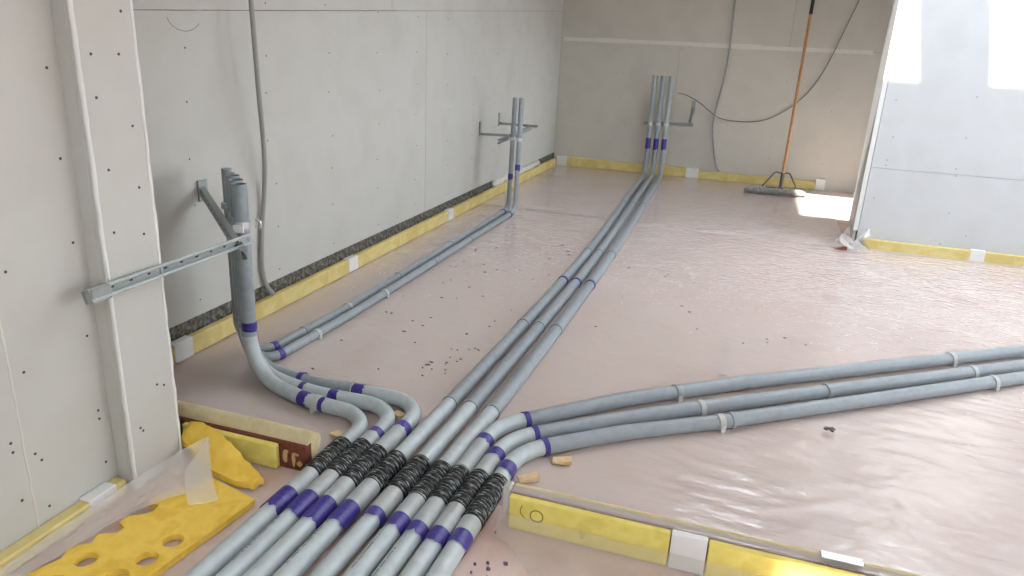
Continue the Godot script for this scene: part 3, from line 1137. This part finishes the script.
func clamp_ring(root: Node3D, c: Vector3, m: Material, r := R + 0.003) -> void:
	var st := begin()
	tube(st, PackedVector3Array([c - Vector3(0, 0.014, 0), c + Vector3(0, 0.014, 0)]), r, 20)
	put(st, "pipe_clamp", m, root)

func build_brackets():
	# on the pilaster
	var r1 := thing("strut_channel", "galvanised strut channel screwed to the white pilaster, pointing at the risers", "bracket", Vector3(-1.78, 0.74, -1.54), "galvanised strut brackets")
	var st := begin()
	var a := Vector3(-1.783, 0.738, -1.535)
	var b := Vector3(-1.795, 0.735, -2.30)
	channel(st, a, b, 0.041, 0.032, Vector3.UP.rotated(Vector3(0, 0, 1), -1.2))
	put(st, "channel", M.zinc, r1)
	st = begin()
	slots(st, a, b, Vector3.RIGHT, -0.0125 + 0.002)
	put(st, "slot_holes", M.slot, r1).set_meta("kind", "stuff")
	st = begin()
	box(st, Vector3(-1.781, 0.738, -1.575), Vector3(0.034, 0.044, 0.07), 0.003)
	put(st, "end_bracket", M.zinc, r1)
	# diagonal one from the left wall past the risers
	var r2 := thing("strut_channel", "galvanised strut channel from the left wall, clamped across the front risers", "bracket", Vector3(-2.44, 0.77, -2.82), "galvanised strut brackets")
	st = begin()
	a = Vector3(-2.448, 0.772, -2.815)
	b = Vector3(-1.735, 0.704, -2.185)
	channel(st, a, b, 0.041, 0.026, Vector3(1, 0, -1))
	put(st, "channel", M.zinc, r2)
	st = begin()
	slots(st, a, b, Vector3(-1, 0, 1), 0.0135)
	slots(st, a, b, Vector3(1, 0, -1), -0.0105)
	put(st, "slot_holes", M.slot, r2).set_meta("kind", "stuff")
	st = begin()
	box(st, Vector3(-2.442, 0.772, -2.812), Vector3(0.012, 0.10, 0.06), 0.002)
	put(st, "wall_plate", M.zinc, r2)
	st = begin()
	box(st, Vector3(-2.33, 0.735, -2.73), Vector3(0.11, 0.03, 0.012), 0.002, Basis(Vector3.UP, -0.72))
	put(st, "stiffener", M.steel_dark, r2)
	var spots := [Vector3(-1.985, 0.728, -2.50), Vector3(-2.04, 0.733, -2.55), Vector3(-2.095, 0.738, -2.60), Vector3(-2.15, 0.743, -2.65), Vector3(-2.205, 0.748, -2.70)]
	for s: Vector3 in spots: clamp_ring(r2, s, M.zinc_bright)
	st = begin()
	box(st, Vector3(-1.945, 0.728, -2.425), Vector3(0.045, 0.035, 0.012), 0.003, Basis(Vector3.UP, 0.5))
	put(st, "clamp_tab", M.zinc_bright, r2)
	st = begin()
	var hook := PackedVector3Array()
	for k in 15:
		var t := -2.4 + 4.6 * k / 14.0
		hook.append(Vector3(-1.925, 0.735, -2.51) + Vector3(0.012 + cos(t) * 0.016, sin(t) * 0.018, 0))
	tube(st, hook, 0.0045, 8)
	put(st, "clamp_hook", M.zinc_bright, r2)
	# pair of risers at the left wall, farther back
	var r3 := thing("pipe_bracket", "small galvanised wall bracket holding the pair of risers at the left wall", "bracket", Vector3(-2.44, 0.8, -6.7), "galvanised strut brackets")
	for w: Array in [[-6.60, 0.0], [-7.15, 0.045]]:
		st = begin()
		box(st, Vector3(-2.444, 0.73 + w[1], w[0]), Vector3(0.012, 0.13, 0.035), 0.002)
		put(st, "wall_plate", M.zinc, r3)
	st = begin()
	channel(st, Vector3(-2.44, 0.68, -6.60), Vector3(-2.03, 0.695, -6.58), 0.025, 0.022, Vector3.UP)
	put(st, "arm", M.zinc, r3)
	st = begin()
	channel(st, Vector3(-2.44, 0.735, -7.15), Vector3(-1.99, 0.755, -6.97), 0.025, 0.022, Vector3.UP)
	put(st, "arm", M.zinc, r3)
	st = begin()
	channel(st, Vector3(-2.185, 0.648, -6.40), Vector3(-2.06, 0.735, -7.00), 0.041, 0.022, Vector3(-0.5, 0.2, -1))
	put(st, "cross_bar", M.zinc, r3)
	clamp_ring(r3, Vector3(-2.0735, 0.68, -6.474), M.zinc_bright)
	clamp_ring(r3, Vector3(-1.988, 0.685, -6.408), M.zinc_bright)
	# three risers at the back wall
	var r4 := thing("pipe_bracket", "galvanised strut bracket across the three risers at the back wall", "bracket", Vector3(-0.96, 0.67, -9.2), "galvanised strut brackets")
	st = begin()
	channel(st, Vector3(-1.26, 0.665, -9.175), Vector3(-0.66, 0.685, -9.175), 0.041, 0.03, Vector3(0, 0.3, 1))
	put(st, "cross_bar", M.zinc, r4)
	for x: float in [-1.20, -0.71]:
		st = begin()
		channel(st, Vector3(x, 0.70, -9.19), Vector3(x, 0.86, -9.485), 0.03, 0.025, Vector3.UP)
		put(st, "arm", M.zinc, r4)
		st = begin()
		box(st, Vector3(x, 0.87, -9.493), Vector3(0.05, 0.16, 0.012), 0.002)
		put(st, "wall_plate", M.zinc, r4)
	for x: float in [-1.170, -1.074, -0.978]: clamp_ring(r4, Vector3(x, 0.672, -9.12), M.zinc_bright)

# ============================================================ cables
func corrugated(path: PackedVector3Array, r: float, pitch: float) -> SurfaceTool:
	var L := length_of(path)
	var n := int(L / (pitch * 0.5))
	var p := PackedVector3Array()
	var rr := []
	for i in n + 1:
		var c := cut(path, maxf(0.0, L * i / n - 1e-3), L * i / n + 1e-3)
		p.append(c[0])
		rr.append(r + (0.0011 if i % 2 else -0.0011))
	var st := begin()
	tube(st, p, rr, 10)
	return st

func build_cables():
	var p := smooth([Vector3(-2.325, 2.6, -3.10), Vector3(-2.32, 2.0, -3.10), Vector3(-2.32, 1.643, -3.104), Vector3(-2.33, 1.277, -3.13), Vector3(-2.37, 0.925, -3.20), Vector3(-2.415, 0.72, -3.245), Vector3(-2.432, 0.49, -3.225), Vector3(-2.432, 0.28, -3.205), Vector3(-2.43, 0.17, -3.23), Vector3(-2.40, 0.115, -3.25)], 8)
	var o := put(corrugated(p, 0.0125, 0.011), "corrugated_hose", M.conduit)
	tag(o, "grey corrugated hose hanging down the left wall behind the riser bundle", "cable")
	p = smooth([Vector3(-0.385, 2.7, -9.47), Vector3(-0.384, 2.12, -9.478), Vector3(-0.371, 1.45, -9.48), Vector3(-0.433, 0.86, -9.482), Vector3(-0.435, 0.6, -9.48), Vector3(-0.393, 0.375, -9.48), Vector3(-0.335, 0.17, -9.475), Vector3(-0.30, 0.128, -9.44)], 8)
	o = put(corrugated(p, 0.0125, 0.012), "corrugated_hose", M.conduit)
	tag(o, "grey corrugated hose hanging down the back wall, left of the broom", "cable")
	var st := begin()
	p = smooth([Vector3(-0.914, 1.031, -9.50), Vector3(-0.80, 1.01, -9.488), Vector3(-0.634, 0.93, -9.489), Vector3(-0.398, 0.778, -9.462), Vector3(-0.15, 0.742, -9.485), Vector3(0.098, 0.767, -9.489), Vector3(0.30, 0.86, -9.489), Vector3(0.51, 1.042, -9.489), Vector3(0.66, 1.26, -9.489), Vector3(0.761, 1.507, -9.489), Vector3(0.86, 1.84, -9.489), Vector3(0.951, 2.157, -9.489), Vector3(1.03, 2.6, -9.489)], 8)
	tube(st, p, 0.006, 8)
	o = put(st, "wire", M.wire)
	tag(o, "thin grey wire sagging in a loop across the back wall", "wire")
	# pencil arc drawn on the left wall is a thin line of graphite
	st = begin()
	var arc := PackedVector3Array()
	for k in 15:
		var t := PI * (1.08 + 0.75 * k / 14.0)
		arc.append(Vector3(-2.4496, 1.56 + sin(t) * 0.07, -2.80 - cos(t) * 0.105))
	tube(st, arc, 0.0011, 5)
	put(st, "pencil_arc", M.steel_dark, get_node("wall_left"))

# ============================================================ broom
func build_broom():
	var root := thing("push_broom", "wide push broom with wooden handle leaning against the back wall", "broom", Vector3(0.35, 0, -8.82))
	var n := FastNoiseLite.new()
	n.seed = 3
	n.frequency = 9.0
	# fringe: a soft uneven roll
	var st := begin()
	var a := Vector3(0.025, 0.045, -8.80)
	var b := Vector3(0.70, 0.045, -8.86)
	var path := PackedVector3Array()
	for i in 49: path.append(a.lerp(b, i / 48.0))
	var rows := []
	for i in 49:
		var l := PackedVector3Array()
		var taper := 1.0 - pow(absf(i / 24.0 - 1.0), 10.0) * 0.6
		for k in 17:
			var t := TAU * k / 16.0
			var w := 1.0 + 0.5 * n.get_noise_2d(i * 0.11, (k % 16) * 0.35)
			l.append(path[i] + Vector3(0, sin(t) * 0.038 * w * taper, cos(t) * 0.082 * w * taper))
		rows.append(l)
	for i in 48:
		for k in 16:
			var c := path[i]
			var p0: Vector3 = rows[i][k]
			var p1: Vector3 = rows[i][k + 1]
			var p2: Vector3 = rows[i + 1][k + 1]
			var p3: Vector3 = rows[i + 1][k]
			tri(st, p0, p1, p2, (p0 - c).normalized(), (p1 - c).normalized(), (p2 - path[i + 1]).normalized())
			tri(st, p0, p2, p3, (p0 - c).normalized(), (p2 - path[i + 1]).normalized(), (p3 - path[i + 1]).normalized())
	for e: int in [0, 48]:
		var d := (a - b).normalized() * (1.0 if e == 0 else -1.0)
		for k in 16: tri(st, path[e], rows[e][k], rows[e][k + 1], d, d, d)
	put(st, "fringe", M.bristle, root)
	st = begin()
	box(st, Vector3(0.3625, 0.082, -8.83), Vector3(0.2, 0.014, 0.03), 0.004, Basis(Vector3.UP, 0.089))
	put(st, "head_plate", M.steel_dark, root)
	var s0 := Vector3(0.425, 0.085, -8.835)
	var s1 := Vector3(0.472, 2.17, -9.478)
	var d := (s1 - s0).normalized()
	st = begin()
	tube(st, PackedVector3Array([s0, s0 + d * 0.17]), 0.022, 14)
	put(st, "socket", M.steel_dark, root)
	for e: Array in [[0.22, -8.82, -0.06], [0.60, -8.85, 0.05]]:
		st = begin()
		var top := s0 + d * 0.17
		tube(st, fillet([top, top + Vector3(e[2] * 1.4, 0.012, 0), Vector3(e[0], 0.09, e[1])], [0.03]), 0.008, 8)
		put(st, "brace", M.steel_dark, root)
	st = begin()
	tube(st, PackedVector3Array([s0 + d * 0.16, s0 + d * 2.0]), 0.0165, 14)
	put(st, "handle", M.wood, root)
	st = begin()
	tube(st, PackedVector3Array([s0 + d * 1.99, s1]), [0.020, 0.020], 14)
	put(st, "grip", M.rubber, root)

# ============================================================ things in the near left corner
func build_near_left():
	strip("yellow foam edge strip along the near wall, lower left", Vector3(-1.869, 0.004, -1.62), Vector3(-1.822, 0.058, 2.9))
	tape_over("crumpled white wrap at the end of the near wall foam strip", Vector3(-1.868, 0.02, -1.575), Vector3(-1.82, 0.066, -1.47))
	# perforated foam sheet on the floor
	var outline := [Vector2(-1.391, -1.716), Vector2(-1.48, -1.74), Vector2(-1.605, -1.768), Vector2(-1.64, -1.69), Vector2(-1.694, -1.624), Vector2(-1.715, -1.598), Vector2(-1.69, -1.572), Vector2(-1.655, -1.578), Vector2(-1.648, -1.545), Vector2(-1.66, -1.525), Vector2(-1.705, -1.495), Vector2(-1.70, -1.462), Vector2(-1.668, -1.448), Vector2(-1.668, -1.42), Vector2(-1.715, -1.395), Vector2(-1.698, -1.355), Vector2(-1.745, -1.322), Vector2(-1.722, -1.272), Vector2(-1.75, -1.20), Vector2(-1.76, -1.05), Vector2(-1.50, -1.08), Vector2(-1.437, -1.308), Vector2(-1.425, -1.42), Vector2(-1.405, -1.58)]
	var csg := CSGPolygon3D.new()
	csg.name = "perforated_foam_sheet"
	var poly := PackedVector2Array()
	for p: Vector2 in outline: poly.append(Vector2(p.x, -p.y))
	csg.polygon = poly
	csg.depth = 0.022
	csg.material = M.foam_orange
	csg.rotation.x = -PI / 2
	csg.position.y = 0.027
	for h: Array in [[-1.487, -1.452], [-1.498, -1.361], [-1.518, -1.272], [-1.655, -1.295], [-1.53, -1.18], [-1.66, -1.19]]:
		var c := CSGCylinder3D.new()
		c.radius = 0.032
		c.height = 0.2
		c.sides = 24
		c.operation = CSGShape3D.OPERATION_SUBTRACTION
		c.rotation.x = PI / 2
		c.position = Vector3(h[0], -h[1], 0)
		c.material = M.foam_orange
		c.name = "hole"
		csg.add_child(c, true)
	add_child(csg)
	tag(csg, "torn yellow foam sheet with round holes lying beside the pipes", "foam sheet")
	# bent foam offcut leaning on the left kerb
	var st := begin()
	var up := smooth([Vector3(-1.80, 0.135, -1.905), Vector3(-1.72, 0.145, -1.895), Vector3(-1.62, 0.115, -1.875), Vector3(-1.52, 0.075, -1.845), Vector3(-1.425, 0.036, -1.815)], 6)
	var lo := smooth([Vector3(-1.815, 0.08, -1.855), Vector3(-1.74, 0.085, -1.83), Vector3(-1.65, 0.05, -1.79), Vector3(-1.54, 0.036, -1.775), Vector3(-1.445, 0.033, -1.785)], 6)
	var rows := []
	for i in up.size():
		var l := PackedVector3Array()
		for j in 6:
			var v := j / 5.0
			l.append(up[i].lerp(lo[i], v) + Vector3(0, 0.010 * sin(i * 0.55 + v * 2.0) * sin(v * PI), 0) + Vector3(rng.randf_range(-0.003, 0.003), 0, rng.randf_range(-0.004, 0.004)))
		rows.append(l)
	slab_from(st, rows, 0.024)
	var o := put(st, "foam_offcut", M.foam_orange)
	tag(o, "bent yellow foam offcut leaning against the left kerb", "foam offcut")
	# film pulled off the wall strip, ending in a raised fold
	var E := smooth([Vector3(-1.812, 0.05, -0.9), Vector3(-1.812, 0.05, -1.2), Vector3(-1.808, 0.055, -1.42), Vector3(-1.775, 0.075, -1.63), Vector3(-1.70, 0.13, -1.71), Vector3(-1.60, 0.195, -1.765)], 8)
	var Lw := smooth([Vector3(-1.76, 0.032, -0.9), Vector3(-1.745, 0.032, -1.19), Vector3(-1.72, 0.034, -1.34), Vector3(-1.69, 0.036, -1.50), Vector3(-1.62, 0.04, -1.63), Vector3(-1.53, 0.04, -1.665)], 8)
	st = begin()
	rows = []
	var nz := FastNoiseLite.new()
	nz.seed = 30
	nz.frequency = 5.0
	for i in E.size():
		var l := PackedVector3Array()
		for j in 14:
			var v := j / 13.0
			var p := E[i].lerp(Lw[i], v)
			p.y += 0.012 * sin(v * PI) * (0.5 + nz.get_noise_2d(i * 0.08, v * 1.2)) - 0.02 * sin(v * PI)
			p.y = maxf(p.y, 0.032)
			p.x += 0.006 * nz.get_noise_2d(i * 0.1, v * 2.0 + 9.0)
			l.append(p)
		rows.append(l)
	sheet(st, rows)
	o = put(st, "loose_film", M.film_thick)
	tag(o, "milky plastic film hanging loose over the near wall strip and foam sheet", "film")
	# the upright flap at its end
	st = begin()
	rows = []
	for i in 13:
		var l := PackedVector3Array()
		var u := i / 12.0
		var a := Vector3(-1.63, 0.10, -1.675).lerp(Vector3(-1.597, 0.197, -1.762), u)
		var b := Vector3(-1.56, 0.036, -1.60).lerp(Vector3(-1.485, 0.036, -1.655), u)
		for j in 9:
			var v := j / 8.0
			var p := a.lerp(b, v)
			p += Vector3(0.012, 0, 0.02) * sin(v * PI) * (0.4 + u)
			l.append(p)
		rows.append(l)
	sheet(st, rows)
	o = put(st, "film_flap", M.film_thick)
	tag(o, "upright triangular flap of milky film beside the bent foam offcut", "film")

# ============================================================ small things
func build_small_things():
	var lab := ["small wooden wedge right of the bundle, under the front right bend", "small wooden wedge right of the bundle, the farther of the two", "small wooden wedge under the second left bend", "small wooden wedge under the widest left bend", "small wooden wedge at the end of the left kerb"]
	var at := [[-0.585, -2.20, 0.55], [-0.50, -2.36, 0.2], [-1.290, -2.255, -0.6], [-1.225, -2.44, -0.6], [-1.365, -2.20, -0.5]]
	for k in 5:
		var st := begin()
		var c := Vector3(at[k][0], 0.009, at[k][1])
		var bs := Basis(Vector3.UP, at[k][2])
		prism(st, PackedVector2Array([Vector2(-0.036, 0), Vector2(0.036, 0), Vector2(0.036, 0.02), Vector2(-0.036, 0.008)]), c - bs * Vector3(0, 0, 0.018), bs * Vector3.RIGHT, Vector3.UP, bs * Vector3(0, 0, 0.036))
		var o := put(st, "wooden_wedge", M.wedge)
		tag(o, lab[k], "wedge", "wooden wedges by the pipe bends")
	var st2 := begin()
	for k in 5:
		box(st2, Vector3(0.495 + rng.randf_range(-0.02, 0.02), 0.022 + k * 0.003, -3.015 + rng.randf_range(-0.015, 0.015)), Vector3(0.028, 0.006, 0.012), 0.001, Basis(Vector3.UP, rng.randf() * 3.0))
	var d := put(st2, "dark_scrap", M.steel_dark)
	tag(d, "small dark scrap lying alone on the film right of centre", "scrap")
	# strip of clear tape along a seam of the film
	var st3 := begin()
	var rows := []
	for i in 30:
		var t := i / 29.0
		var c := Vector3(0.10, 0.0165, -3.95).lerp(Vector3(0.04, 0.0165, -3.42), t)
		rows.append(PackedVector3Array([c + Vector3(-0.022, 0, 0), c + Vector3(0.022, 0, 0)]))
	slab_from(st3, rows, 0.002)
	var s := put(st3, "seam_tape", M.film)
	tag(s, "strip of clear tape on a film seam behind the right-hand pipes", "tape")
